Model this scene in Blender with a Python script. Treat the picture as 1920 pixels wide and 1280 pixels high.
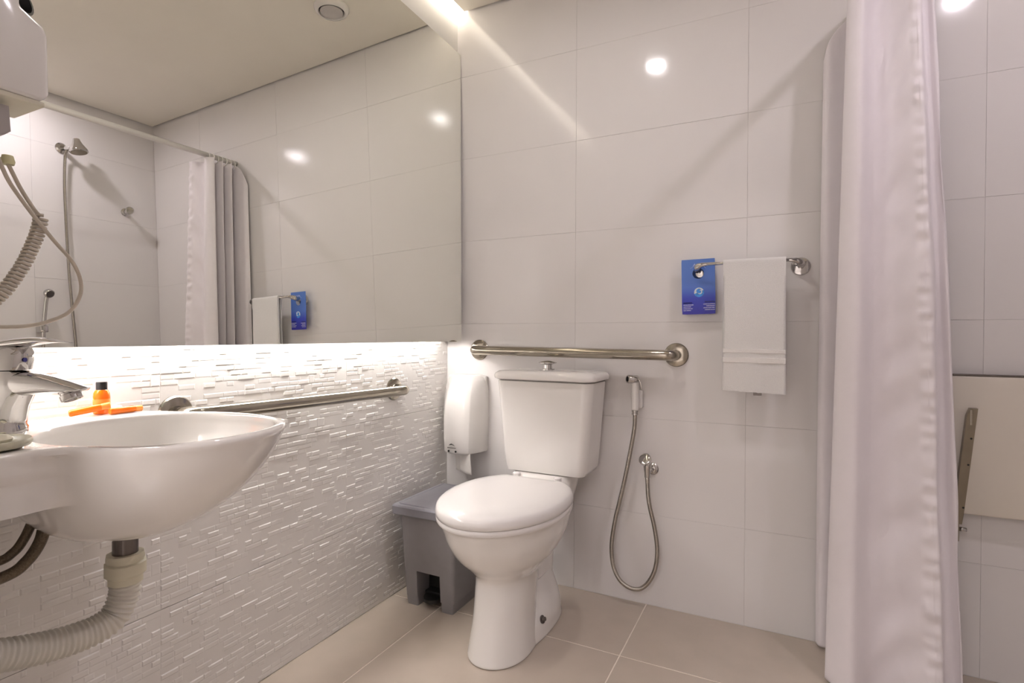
import bpy, bmesh, math, random
from mathutils import Vector, Matrix, noise
PI = math.pi
S = bpy.context.scene
for o in list(bpy.data.objects): bpy.data.objects.remove(o, do_unlink=True)
COL = S.collection

# ------------------------------------------------------------------ camera
F, YAW, PIT, ROL = 1022.98, math.radians(26.644), math.radians(-0.541), math.radians(0.241)
CAM = Vector((1.2419, -1.882, 0.92))
fw = Vector((-math.sin(YAW)*math.cos(PIT), math.cos(YAW)*math.cos(PIT), math.sin(PIT)))
r0 = Vector((math.cos(YAW), math.sin(YAW), 0)); u0 = r0.cross(fw)
r2 = r0*math.cos(ROL)+u0*math.sin(ROL); u2 = -r0*math.sin(ROL)+u0*math.cos(ROL)
cd = bpy.data.cameras.new('camera'); cd.sensor_width = 36; cd.lens = F/1920*36; cd.clip_start = .01
co = bpy.data.objects.new('camera', cd); COL.objects.link(co)
co.matrix_world = Matrix(((r2.x, u2.x, -fw.x, CAM.x), (r2.y, u2.y, -fw.y, CAM.y), (r2.z, u2.z, -fw.z, CAM.z), (0, 0, 0, 1)))
S.camera = co
# ------------------------------------------------------------------ light levels, world, exposure
DOWNLIGHT_1 = ((1.0, .95, .95), 365)      # over the toilet
DOWNLIGHT_2 = ((1.0, .91, 1.0), 470)
HALL_FILL = ((1.0, .94, .96), 36)         # added fill light, an unseen panel in the hall behind the camera
MIRROR_LED = ((1.0, .95, .92), 40)        # strip behind the lower edge of the mirror
COVE_LED = ((1.0, .92, .82), 14)          # strip in the ceiling slot
w = bpy.data.worlds.new('world'); S.world = w; w.use_nodes = True
w.node_tree.nodes['Background'].inputs[0].default_value = (.9, .88, .85, 1)
w.node_tree.nodes['Background'].inputs[1].default_value = .0
S.view_settings.view_transform = 'Standard'; S.view_settings.look = 'None'
S.view_settings.gamma = 1; S.view_settings.use_curve_mapping = False
S.view_settings.exposure = -0.13

# ------------------------------------------------------------------ helpers
def lin(c): return tuple(((v/255)/12.92 if v/255 <= .04045 else ((v/255+.055)/1.055)**2.4) for v in c)
def mat(name, col, rough=.5, metal=0, spec=.5, coat=0, trans=0, ior=1.5, emis=None, noise_amt=0, nscale=30, bump=0, bscale=200, sheen=0, sss=0):
    m = bpy.data.materials.new(name); m.use_nodes = True; nt = m.node_tree; b = nt.nodes['Principled BSDF']
    b.inputs['Base Color'].default_value = (*col, 1); b.inputs['Roughness'].default_value = rough
    b.inputs['Metallic'].default_value = metal; b.inputs['Specular IOR Level'].default_value = spec
    b.inputs['Coat Weight'].default_value = coat; b.inputs['Coat Roughness'].default_value = .04
    b.inputs['Transmission Weight'].default_value = trans; b.inputs['IOR'].default_value = ior
    b.inputs['Sheen Weight'].default_value = sheen
    if sss: b.inputs['Subsurface Weight'].default_value = sss; b.inputs['Subsurface Radius'].default_value = (.01, .008, .006)
    if emis: b.inputs['Emission Color'].default_value = (*emis[0], 1); b.inputs['Emission Strength'].default_value = emis[1]
    if noise_amt or bump:
        tc = nt.nodes.new('ShaderNodeTexCoord')
    if noise_amt:
        n = nt.nodes.new('ShaderNodeTexNoise'); n.inputs['Scale'].default_value = nscale; n.inputs['Detail'].default_value = 6
        nt.links.new(tc.outputs['Object'], n.inputs['Vector'])
        r = nt.nodes.new('ShaderNodeValToRGB')
        r.color_ramp.elements[0].position = .3; r.color_ramp.elements[1].position = .7
        r.color_ramp.elements[0].color = (*[c*(1-noise_amt) for c in col], 1); r.color_ramp.elements[1].color = (*[min(1, c*(1+noise_amt)) for c in col], 1)
        nt.links.new(n.outputs['Fac'], r.inputs['Fac']); nt.links.new(r.outputs['Color'], b.inputs['Base Color'])
    if bump:
        n2 = nt.nodes.new('ShaderNodeTexNoise'); n2.inputs['Scale'].default_value = bscale; n2.inputs['Detail'].default_value = 3
        nt.links.new(tc.outputs['Object'], n2.inputs['Vector'])
        bp = nt.nodes.new('ShaderNodeBump'); bp.inputs['Strength'].default_value = bump; bp.inputs['Distance'].default_value = .002
        nt.links.new(n2.outputs['Fac'], bp.inputs['Height']); nt.links.new(bp.outputs['Normal'], b.inputs['Normal'])
    return m
M = {}
M['tile'] = mat('glossy_wall_tile', (.80, .77, .755), .09, noise_amt=.012, nscale=3, bump=.02, bscale=6)
M['relief'] = mat('relief_wall_tile', (.82, .79, .76), .22, noise_amt=.02, nscale=8)
M['grout'] = mat('wall_grout', (.70, .67, .65), .8, noise_amt=.05, nscale=60)
M['floor'] = mat('floor_tile', (.53, .455, .38), .22, noise_amt=.05, nscale=7, bump=.05, bscale=60)
M['floorgrout'] = mat('floor_grout', (.80, .72, .62), .7, noise_amt=.05, nscale=60)
M['ceiling'] = mat('ceiling_paint', (.88, .83, .74), .9, noise_amt=.015, nscale=5, bump=.05, bscale=80)
M['wallpaint'] = mat('wall_paint', (.82, .79, .76), .8, noise_amt=.015, nscale=5)
M['fascia'] = mat('fascia_paint', (.90, .88, .82), .7, noise_amt=.01, nscale=5)
M['mirror'] = mat('mirror_glass', (.93, .94, .89), .0, metal=1, noise_amt=.004, nscale=2)
M['mirroredge'] = mat('mirror_edge', (.05, .055, .04), .3, metal=.3, noise_amt=.1)
M['ceramic'] = mat('glazed_ceramic', (.82, .79, .755), .05, coat=.5, noise_amt=.01, nscale=4)
M['seatplastic'] = mat('white_seat_plastic', (.80, .77, .75), .16, noise_amt=.01, nscale=4)
M['chrome'] = mat('chrome', (.60, .585, .57), .06, metal=1, noise_amt=.02, nscale=12)
M['steel'] = mat('brushed_steel', (.42, .385, .325), .15, metal=1, noise_amt=.06, nscale=30, bump=.03, bscale=300)
M['steeldark'] = mat('dull_seat_bracket_steel', (.30, .26, .20), .28, metal=1, noise_amt=.06, nscale=30)
M['darkrubber'] = mat('black_plastic', (.015, .014, .013), .4, noise_amt=.2, nscale=20)
M['binbody'] = mat('grey_bin_plastic', (.25, .235, .24), .38, noise_amt=.03, nscale=30, bump=.03, bscale=400)
M['binlid'] = mat('grey_bin_lid_plastic', (.23, .225, .25), .30, noise_amt=.03, nscale=30)
M['abs'] = mat('white_glossy_plastic', (.78, .75, .72), .12, noise_amt=.01, nscale=5)
M['offwhite'] = mat('cream_plastic', (.68, .64, .52), .4, noise_amt=.02, nscale=5)
M['paper'] = mat('tissue_paper', (.82, .79, .75), .9, noise_amt=.02, nscale=40, bump=.2, bscale=200)
M['towel'] = mat('terry_cloth', (.90, .88, .86), .95, noise_amt=.03, nscale=400, bump=.9, bscale=700, sheen=.3)
M['towelband'] = mat('towel_woven_band', (.86, .83, .80), .7, noise_amt=.03, nscale=300, bump=.3, bscale=900)
M['curtain'] = mat('white_curtain_cloth', (.84, .79, .81), .6, noise_amt=.01, nscale=30, bump=.12, bscale=900, sheen=.2)
M['rodwhite'] = mat('white_rod_enamel', (.84, .81, .76), .3, noise_amt=.01)
M['orange'] = mat('orange_shampoo', (1.0, .20, .004), .18, noise_amt=.06, nscale=60, sss=.25)
M['orangelabel'] = mat('pale_orange_label', (1.0, .34, .06), .4, noise_amt=.05, nscale=60)
M['cap'] = mat('black_cap', (.02, .018, .018), .2, noise_amt=.1)
M['soap'] = mat('pale_soap_plastic', (.60, .57, .44), .3, noise_amt=.15, nscale=40, trans=.15)
M['pvc'] = mat('white_pvc', (.70, .67, .60), .32, noise_amt=.03, nscale=20)
M['pvcyellow'] = mat('yellowed_pvc_nut', (.68, .64, .50), .35, noise_amt=.05, nscale=20)
M['darkmetal'] = mat('dark_metal_tailpiece', (.17, .15, .14), .25, metal=.9, noise_amt=.1, nscale=20)
M['braid'] = mat('dark_braided_hose', (.14, .11, .075), .4, metal=.6, noise_amt=.3, nscale=400, bump=.4, bscale=700)
M['hosemetal'] = mat('flexible_metal_hose', (.42, .39, .35), .22, metal=1, noise_amt=.05, nscale=50)
M['coilplastic'] = mat('beige_cord_plastic', (.50, .44, .36), .45, noise_amt=.05, nscale=30)
M['ivory'] = mat('ivory_seat_panel', (.78, .72, .63), .35, noise_amt=.02, nscale=4)
M['shadowgap'] = mat('shadow_gap', (.12, .10, .08), .9, noise_amt=.05)
M['red'] = mat('red_mark', (.55, .06, .03), .4, noise_amt=.05)
M['blue'] = mat('blue_mark', (.05, .05, .30), .4, noise_amt=.05)
M['white_ink'] = mat('white_ink', (.80, .82, .92), .5, noise_amt=.02)
M['pale_ink'] = mat('pale_blue_ink', (.42, .52, .86), .5, noise_amt=.02)
M['navy_ink'] = mat('navy_ink', (.01, .012, .14), .5, noise_amt=.05)
M['wave_blue'] = mat('wave_blue_ink', (.06, .30, .80), .4, noise_amt=.25, nscale=120)
M['wave_white'] = mat('wave_white_ink', (.70, .75, .80), .4, noise_amt=.1, nscale=120)
def emis(name, c, s):
    m = bpy.data.materials.new(name); m.use_nodes = True; nt = m.node_tree
    nt.nodes.remove(nt.nodes['Principled BSDF']); e = nt.nodes.new('ShaderNodeEmission')
    e.inputs[0].default_value = (*c, 1); e.inputs[1].default_value = s
    nt.links.new(e.outputs[0], nt.nodes['Material Output'].inputs[0]); return m
# card print: a blue that deepens towards the foot of the card (printed gradient, object space)
def card_mat():
    m = mat('blue_printed_card', (.05, .12, .6), .35); nt = m.node_tree; b = nt.nodes['Principled BSDF']
    tc = nt.nodes.new('ShaderNodeTexCoord'); sp = nt.nodes.new('ShaderNodeSeparateXYZ'); mr = nt.nodes.new('ShaderNodeMapRange'); r = nt.nodes.new('ShaderNodeValToRGB')
    mr.inputs[1].default_value = -.18; mr.inputs[2].default_value = 0
    nt.links.new(tc.outputs['Object'], sp.inputs[0]); nt.links.new(sp.outputs['Z'], mr.inputs[0]); nt.links.new(mr.outputs[0], r.inputs[0]); nt.links.new(r.outputs[0], b.inputs['Base Color'])
    e = r.color_ramp.elements; e[0].position = 0; e[0].color = (.025, .02, .36, 1); e[1].position = 1; e[1].color = (.10, .22, .62, 1)
    n = e.new(.3); n.color = (.035, .06, .52, 1); n = e.new(.5); n.color = (.09, .20, .66, 1)
    return m
M['card'] = card_mat()

def mk(name, verts, faces, m, parent=None, smooth=False, autos=None):
    me = bpy.data.meshes.new(name); me.from_pydata([tuple(v) for v in verts], [], faces); me.update()
    bm = bmesh.new(); bm.from_mesh(me); bmesh.ops.recalc_face_normals(bm, faces=bm.faces)
    if autos is not None:
        for f in bm.faces: f.smooth = True
        for e in bm.edges:
            if len(e.link_faces) == 2 and e.calc_face_angle(0) > math.radians(autos): e.smooth = False
    elif smooth:
        for f in bm.faces: f.smooth = True
    bm.to_mesh(me); bm.free()
    if m is not None: me.materials.append(m)
    o = bpy.data.objects.new(name, me); COL.objects.link(o)
    if parent: o.parent = parent
    return o
class MB:
    def __init__(s): s.v = []; s.f = []
    def add(s, v, f):
        n = len(s.v); s.v += [tuple(x) for x in v]; s.f += [tuple(i+n for i in q) for q in f]; return s
    def box(s, a, b, bev=0):
        x0, y0, z0 = a; x1, y1, z1 = b
        if not bev:
            v = [(x, y, z) for x in (x0, x1) for y in (y0, y1) for z in (z0, z1)]
            return s.add(v, [(0, 1, 3, 2), (4, 6, 7, 5), (0, 4, 5, 1), (2, 3, 7, 6), (0, 2, 6, 4), (1, 5, 7, 3)])
        bm = bmesh.new(); bmesh.ops.create_cube(bm, size=1)
        for vv in bm.verts: vv.co = Vector((x0+(vv.co.x+.5)*(x1-x0), y0+(vv.co.y+.5)*(y1-y0), z0+(vv.co.z+.5)*(z1-z0)))
        bmesh.ops.bevel(bm, geom=bm.edges[:], offset=bev, segments=3, profile=.5, affect='EDGES')
        bm.verts.index_update(); s.add([x.co[:] for x in bm.verts], [[x.index for x in f.verts] for f in bm.faces]); bm.free(); return s
    def rings(s, R, cap=True, closed=False):
        n = len(R[0]); v = [p for r in R for p in r]; f = []
        k = len(R)
        for i in range(k if closed else k-1):
            for j in range(n):
                a = i*n+j; b = i*n+(j+1) % n; c = ((i+1) % k)*n+(j+1) % n; d = ((i+1) % k)*n+j
                f.append((a, b, c, d))
        if cap and not closed: f.append(tuple(range(n))[::-1]); f.append(tuple((k-1)*n+j for j in range(n)))
        return s.add(v, f)
    def tube(s, pts, rad, n=14, cap=True):
        P = [Vector(p) for p in pts]; k = len(P); R = []
        t = (P[1]-P[0]).normalized(); up = Vector((0, 0, 1)) if abs(t.z) < .9 else Vector((1, 0, 0))
        a = t.cross(up).normalized()
        for i in range(k):
            t = (P[min(i+1, k-1)]-P[max(i-1, 0)]).normalized()
            a = (a-t*a.dot(t)).normalized(); b = t.cross(a)
            rr = rad(i/(k-1)) if callable(rad) else (rad[i] if isinstance(rad, (list, tuple)) else rad)
            R.append([P[i]+a*rr*math.cos(2*PI*j/n)+b*rr*math.sin(2*PI*j/n) for j in range(n)])
        return s.rings(R, cap)
    def lathe(s, prof, n=32, org=(0, 0, 0), axis=(0, 0, 1)):
        ax = Vector(axis).normalized(); a = ax.orthogonal().normalized(); b = ax.cross(a); O = Vector(org)
        return s.rings([[O+ax*z+a*max(r, 1e-5)*math.cos(2*PI*j/n)+b*max(r, 1e-5)*math.sin(2*PI*j/n) for j in range(n)] for r, z in prof])
    def build(s, name, m, parent=None, smooth=False, autos=None): return mk(name, s.v, s.f, m, parent, smooth, autos)
def catmull(P, per=8):
    P = [Vector(p) for p in P]; out = []
    Q = [P[0]*2-P[1]]+P+[P[-1]*2-P[-2]]
    for i in range(1, len(Q)-2):
        a, b, c, d = Q[i-1:i+3]
        for k in range(per):
            t = k/per
            out.append(.5*((2*b)+(c-a)*t+(2*a-5*b+4*c-d)*t*t+(3*b-a-3*c+d)*t**3))
    out.append(P[-1]); return out
def resample(P, step):
    P = [Vector(p) for p in P]; L = [0]
    for i in range(1, len(P)): L.append(L[-1]+(P[i]-P[i-1]).length)
    n = max(2, int(L[-1]/step)); out = []; j = 0
    for k in range(n+1):
        d = L[-1]*k/n
        while j < len(P)-2 and L[j+1] < d: j += 1
        t = (d-L[j])/max(1e-9, L[j+1]-L[j]); out.append(P[j].lerp(P[j+1], t))
    return out
def thing(name, label, cat, loc=(0, 0, 0), group=None):
    o = bpy.data.objects.new(name, None); COL.objects.link(o); o.location = loc; o.empty_display_size = .05
    o['label'] = label; o['category'] = cat
    if group: o['group'] = group
    return o
def local(root, *obs):
    for o in obs:
        o.parent = root; o.data.transform(Matrix.Translation(-root.location))
def tag(o, label, cat, group=None):
    o['label'] = label; o['category'] = cat
    if group: o['group'] = group
    return o
def struct(o, label=None):
    o['kind'] = 'structure'
    if label: o['label'] = label
    return o
def sup(cx, cy, z, a, b, n=2.0, k=48, rot=0):
    out = []
    for j in range(k):
        t = 2*PI*j/k; c, s_ = math.cos(t), math.sin(t)
        x = a*math.copysign(abs(c)**(2/n), c); y = b*math.copysign(abs(s_)**(2/n), s_)
        out.append((cx+x*math.cos(rot)-y*math.sin(rot), cy+x*math.sin(rot)+y*math.cos(rot), z))
    return out

# ================================================================== ROOM SHELL
W, CZ, FY = 2.13, 2.215, -1.6
struct(MB().box((-.12, -2.62, -.1), (W+.12, .12, -.0012)).build('floor', M['floorgrout']), 'beige floor of large square tiles with pale joints')
floor = bpy.data.objects['floor']
def tile_mesh(name, w, h, m, t=.006, bev=.0004):
    # in local coords: face towards +n(z), spans x:0..w, y:0..h
    v = [(bev, bev, 0), (w-bev, bev, 0), (w-bev, h-bev, 0), (bev, h-bev, 0), (0, 0, -bev*.7), (w, 0, -bev*.7), (w, h, -bev*.7), (0, h, -bev*.7), (0, 0, -t), (w, 0, -t), (w, h, -t), (0, h, -t)]
    f = [(0, 1, 2, 3)]
    for i in range(4):
        j = (i+1) % 4; f += [(i, i+4, j+4, j), (i+4, i+8, j+8, j+4)]
    f.append((11, 10, 9, 8))
    me = bpy.data.meshes.new(name); me.from_pydata(v, [], f); me.update(); me.materials.append(m); return me
_cache = {}
def place_tile(w, h, m, parent, mtx, g=.0022):
    key = (round(w, 4), round(h, 4), m.name)
    if key not in _cache: _cache[key] = tile_mesh('tile', w-g, h-g, m)
    o = bpy.data.objects.new('tile', _cache[key]); COL.objects.link(o); o.parent = parent
    o.matrix_world = mtx @ Matrix.Translation((g/2, g/2, 0)); return o
rnd = random.Random(4)
xs = [0, .20, .82, 1.44, 2.06, W]; ys = [0, -.34, -.96, -1.58, -2.2, -2.5]
for i in range(len(xs)-1):
    for j in range(len(ys)-1):
        place_tile(xs[i+1]-xs[i], ys[j]-ys[j+1], M['floor'], floor, Matrix.Translation((xs[i], ys[j+1], 0)), .0042)
# back wall (y = 0)
wb = struct(MB().box((-.12, .0016, -.1), (W+.12, .12, 2.40)).build('wall_back', M['grout']), 'back wall of glossy off white tiles')
bx = [0, .5552, 1.1298, 1.7178, W]; bz = [0, .31, .64, .97, 1.2995, 1.6304, 1.96, 2.29]
def Rz(ax_u, ax_v, org):
    u, v = Vector(ax_u), Vector(ax_v); n = u.cross(v)
    return Matrix(((u.x, v.x, n.x, org[0]), (u.y, v.y, n.y, org[1]), (u.z, v.z, n.z, org[2]), (0, 0, 0, 1)))
def tilt(): return Matrix.Rotation(rnd.uniform(-.0009, .0009), 4, 'X') @ Matrix.Rotation(rnd.uniform(-.0009, .0009), 4, 'Y')
for i in range(4):
    for j in range(7):
        place_tile(bx[i+1]-bx[i], bz[j+1]-bz[j], M['tile'], wb, Rz((1, 0, 0), (0, 0, 1), (bx[i], 0, bz[j])) @ tilt(), .0007)
# right (shower) wall x = W
wr = struct(MB().box((W+.0016, -2.62, -.1), (W+.12, .12, 2.40)).build('wall_right', M['grout']), 'tiled shower wall seen in the mirror')
ry = [0, -.575, -1.15, -1.725, -2.3, -2.5]
for i in range(5):
    for j in range(7):
        place_tile(ry[i]-ry[i+1], bz[j+1]-bz[j], M['tile'], wr, Rz((0, -1, 0), (0, 0, 1), (W, ry[i], bz[j])) @ tilt(), .0007)
# left wall (x = 0): relief tiles up to the mirror
wl = struct(MB().box((-.12, -2.62, -.1), (-.0045, .12, 2.40)).build('wall_left', M['grout']), 'mirror wall clad in white tiles with raised brick relief')
def relief_tile(seed, w, h):
    R = random.Random(seed); mb = MB(); rh = .0134; rows = int(round(h/rh)); rh = h/rows; cy_, cz_ = .0022, .0024
    mb.box((-.0046, 0, 0), (0, w, h))
    occ = {}
    cols = int(round(w/.01)); cw = w/cols
    for r in range(rows):
        x = 0
        while x < cols:
            if occ.get((r, x)): x += 1; continue
            L = R.choice([2, 2, 3, 3, 4, 4, 5]); L = min(L, cols-x); hh = 1
            k = 0
            while k < L and not occ.get((r, x+k)): k += 1
            L = k
            if R.random() < .04 and r < rows-1 and L <= 3: hh = 2
            for q in range(L):
                for s_ in range(hh): occ[(r+s_, x+q)] = True
            d = R.choice([.0, .0, .0, .0004, .0007, .0011, .0016])
            if d > 0:
                y0, y1, z0, z1 = x*cw+.0002, (x+L)*cw-.0002, r*rh+.0002, min((r+hh)*rh, h)-.0002
                v = [(0, y0, z0), (0, y1, z0), (0, y1, z1), (0, y0, z1), (d, y0+cy_, z0+cz_), (d, y1-cy_, z0+cz_), (d, y1-cy_, z1-cz_), (d, y0+cy_, z1-cz_)]
                f = [(4, 5, 6, 7)]
                for i in range(4):
                    j = (i+1) % 4; f += [(i, j, j+4, i+4)]
                mb.add(v, f)
            x += L
    me = bpy.data.meshes.new('tile'); me.from_pydata(mb.v, [], mb.f)
    bm = bmesh.new(); bm.from_mesh(me); bmesh.ops.recalc_face_normals(bm, faces=bm.faces); bm.to_mesh(me); bm.free()
    me.materials.append(M['relief']); return me
lz = [0, .306, .634, .9635]
RT = {}
for j in range(3):
    for i in range(3):
        w_ = .5748 if i < 2 else FY*-1-1.15-.001; h_ = lz[j+1]-lz[j]-.0012
        me = relief_tile(10+j*3+i, w_, h_)
        o = bpy.data.objects.new('tile', me); COL.objects.link(o); o.parent = wl
        o.location = (0, (-.575*(i+1)+.0001 if i < 2 else FY+.001), lz[j]+.0008)
# front walls
struct(MB().box((-.12, -2.62, -.1), (.44, FY, 2.40)).build('wall_front', M['wallpaint']), 'painted wall block beside the basin')
struct(MB().box((.44, -2.62, -.1), (.55, -2.5, 2.40)).box((1.35, -2.62, -.1), (W+.12, -2.5, 2.40)).box((.55, -2.62, 1.96), (1.35, -2.5, 2.40)).build('wall_door_side', M['wallpaint']), 'painted wall behind the camera with a doorway added for fill light')  # opening added so the hall fill light reaches the room
hl = MB(); x0_, x1_, y0_, y1_ = -.4, 2.4, -4.2, -2.62
hl.box((x0_, y0_, -.1), (x1_, y1_, 0)).box((x0_, y0_, 2.3), (x1_, y1_, 2.4)).box((x0_-.1, y0_, 0), (x0_, y1_, 2.3)).box((x1_, y0_, 0), (x1_+.1, y1_, 2.3)).box((x0_, y0_-.1, 0), (x1_, y0_, 2.3))
struct(hl.box((x0_, y1_, -.1), (.44, y1_+.05, 2.4)).box((W, y1_, -.1), (x1_, y1_+.05, 2.4)).build('wall_fill_hall', M['wallpaint']), 'plain unseen hall added to send fill light through the doorway')  # unseen hall, added to soften the room with fill light
hpn = thing('hall_fill_panel', 'added fill light panel on the ceiling of the unseen hall', 'ceiling light', (.95, -3.3, 2.3))
local(hpn, MB().box((.55, -3.35, 2.285), (1.35, -2.75, 2.2995)).build('panel', emis('hall_fill_glow', *HALL_FILL)))  # glowing panel added out of view to brighten the room
# ceiling with a shadow gap along the tiled walls and a light slot above the mirror
struct(MB().box((.085, -2.5, CZ), (W-.012, -.012, CZ+.02)).build('ceiling', M['ceiling']), 'warm white plaster ceiling')
struct(MB().box((-.12, -2.62, CZ+.055), (W+.12, .12, CZ+.15)).build('ceiling_slab', M['ceiling']), 'unseen slab added above the plaster ceiling to stop light leaks')  # upper slab is unseen, added to keep light from leaking in
struct(MB().box((W-.012, -2.5, CZ+.012), (W, 0, CZ+.03)).box((.085, -.012, CZ+.012), (W, 0, CZ+.03)).build('trim_2', M['shadowgap']), 'shadow gap round the ceiling')
struct(MB().box((-.0045, FY, 2.0), (.045, 0, CZ+.055)).build('trim_1', M['fascia']), 'cream plaster fascia above the mirror')
cove = tag(MB().box((.0835, FY+.01, CZ+.004), (.0849, -.004, CZ+.050)).build('led_strip', emis('cove_led', *COVE_LED)), 'hidden light strip in the ceiling slot above the mirror', 'light strip')

# ================================================================== MIRROR
mir = thing('mirror', 'large frameless wall mirror above the basin and grab bar', 'mirror', (.09, -.8, .9))
A = Vector((.0920, -.0382, .8987)); B = Vector((.0618, -.0012, 2.0527))
C_ = Vector((.0612, -1.59, 2.0860)); D = Vector((.0920, -1.59, .8965))
n = (B-A).cross(D-A).normalized()
if n.x < 0: n = -n
C_ = C_-n*((C_-A).dot(n))
local(mir, mk('glass', [A, B, C_, D], [(0, 1, 2, 3)], M['mirror']))
bk = [p-n*.0006 for p in (A, B, C_, D)]+[p-n*.006 for p in (A, B, C_, D)]
bk = bk[:4]+bk[4:]
local(mir, mk('backing', bk, [(0, 1, 2, 3), (4, 5, 6, 7), (0, 1, 5, 4), (1, 2, 6, 5), (2, 3, 7, 6), (3, 0, 4, 7)], M['mirroredge']))
sv_ = [A, B, Vector((-.003, B.y, B.z)), Vector((-.003, A.y, A.z))]
sv_ = [Vector((p.x-(.003 if p.x > 0 else 0), p.y-.0005, p.z)) for p in sv_]
local(mir, mk('led_shield', sv_+[p+Vector((0, -.004, 0)) for p in sv_], [(0, 1, 2, 3), (4, 5, 6, 7), (0, 1, 5, 4), (1, 2, 6, 5), (2, 3, 7, 6), (3, 0, 4, 7)], M['fascia']))  # added to block strip light from the gap beside the back wall
local(mir, MB().box((-.003, -1.55, .945), (.044, -.06, 1.99)).build('mounting_frame', M['fascia']))
led = MB().box((.012, -1.56, .930), (.040, -.100, .9448)).build('led_strip', emis('mirror_led', *MIRROR_LED))
tag(led, 'glowing light strip hidden behind the lower edge of the mirror', 'light strip')

# ================================================================== LAMPS AND VENT
def downlight(x, y, spec, label, r=.033):
    t = thing('downlight', label, 'ceiling light', (x, y, CZ), 'recessed ceiling downlights')
    a = MB().lathe([(r+.001, -.001), (r+.004, -.004), (r+.012, -.004), (r+.015, 0), (r+.001, .0)], 40, (x, y, CZ)).build('trim_ring', M['abs'], autos=40)
    b = MB().lathe([(0, -.0015), (r, -.0015), (r, .0005), (0, .0005)], 40, (x, y, CZ)).build('diffuser', emis('lamp', *spec))
    local(t, a, b)
downlight(.677, -.769, DOWNLIGHT_1, 'round downlight over the toilet area, reflected in the back wall tiles')
downlight(1.821, -.752, DOWNLIGHT_2, 'round downlight over the shower, reflected near the top right corner')
v = thing('exhaust_vent', 'round white air valve on the ceiling, seen at the top of the mirror', 'vent', (.463, -.292, CZ))
O = (.463, -.292, CZ)
local(v, MB().lathe([(.066, 0), (.066, -.006), (.060, -.016), (.050, -.019), (.047, -.014), (.047, 0)], 48, O).build('ring', M['abs'], autos=50),
      MB().lathe([(0, -.001), (.047, -.001), (.047, 0), (0, 0)], 40, O).build('throat', M['darkrubber']),
      MB().lathe([(0, -.023), (.034, -.022), (.0425, -.018), (.0425, -.014), (0, -.012), ], 48, O).build('disc', mat('vent_disc_grey', (.55, .52, .50), .4, noise_amt=.02), autos=50))

# ================================================================== TOILET
toi = thing('toilet', 'white ceramic toilet with closed lid and square cistern', 'toilet', (.5, -.33, 0))
def oval(cx, yf, yb, ym, hw, z, n=2.0, nb=2.0, k=56):
    out = []
    for j in range(k):
        t = 2*PI*j/k; c, s_ = math.cos(t), math.sin(t); e = n if s_ < 0 else nb
        x = hw*math.copysign(abs(c)**(2/e), c)
        y = ym+((ym-yf) if s_ < 0 else (yb-ym))*math.copysign(abs(s_)**(2/e), s_)
        out.append((cx+x, y, z))
    return out
def interp_rings(keys, fn, steps=8):
    """keys: list of tuples (z, params...) ; smooth interpolation with catmull"""
    K = [Vector((*k, *([0]*(0)))) if False else k for k in keys]; out = []
    m = len(K)
    for i in range(m-1):
        a = K[max(i-1, 0)]; b = K[i]; c = K[i+1]; d = K[min(i+2, m-1)]
        for q in range(steps):
            t = q/steps
            vals = [.5*((2*b[x])+(c[x]-a[x])*t+(2*a[x]-5*b[x]+4*c[x]-d[x])*t*t+(3*b[x]-a[x]-3*c[x]+d[x])*t**3) for x in range(len(b))]
            out.append(fn(*vals))
    out.append(fn(*K[-1])); return out
cx = .497
bowl = MB()
# z, yf, yb, ym, hw
bowl.rings(interp_rings([(.0, -.574, -.30, -.455, .088), (.006, -.580, -.30, -.455, .091), (.03, -.574, -.30, -.455, .088), (.10, -.560, -.30, -.45, .080), (.18, -.548, -.28, -.44, .079), (.222, -.546, -.26, -.43, .084),
    (.25, -.568, -.24, -.42, .105), (.29, -.612, -.22, -.415, .138), (.335, -.645, -.20, -.41, .160), (.375, -.664, -.19, -.405, .171), (.398, -.674, -.18, -.405, .177), (.404, -.672, -.18, -.405, .175)],
    lambda z, yf, yb, ym, hw: oval(cx, yf, yb, ym, hw, z, 2.05, 2.3)))
# trap column behind and the shelf that carries the cistern
bowl.rings(interp_rings([(0, -.40, -.14, -.25, .056), (.10, -.36, -.14, -.25, .051), (.2, -.36, -.13, -.24, .052), (.26, -.40, -.11, -.24, .070), (.32, -.42, -.06, -.22, .088), (.38, -.42, -.03, -.2, .103), (.415, -.29, -.024, -.16, .108), (.4515, -.195, -.024, -.12, .108)],
    lambda z, yf, yb, ym, hw: oval(cx, yf, yb, ym, hw, z, 2.6, 3.2)))
# foot flange sloping out to the floor
bowl.rings(interp_rings([(0, -.52, -.125, -.30, .094), (.006, -.524, -.122, -.30, .097), (.02, -.522, -.125, -.30, .096), (.05, -.50, -.132, -.29, .093), (.09, -.45, -.14, -.28, .080), (.15, -.38, -.15, -.27, .052)],
    lambda z, yf, yb, ym, hw: oval(cx, yf, yb, ym, hw, z, 2.2, 2.6)))
local(toi, bowl.build('bowl', M['ceramic'], smooth=False, autos=60))
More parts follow.
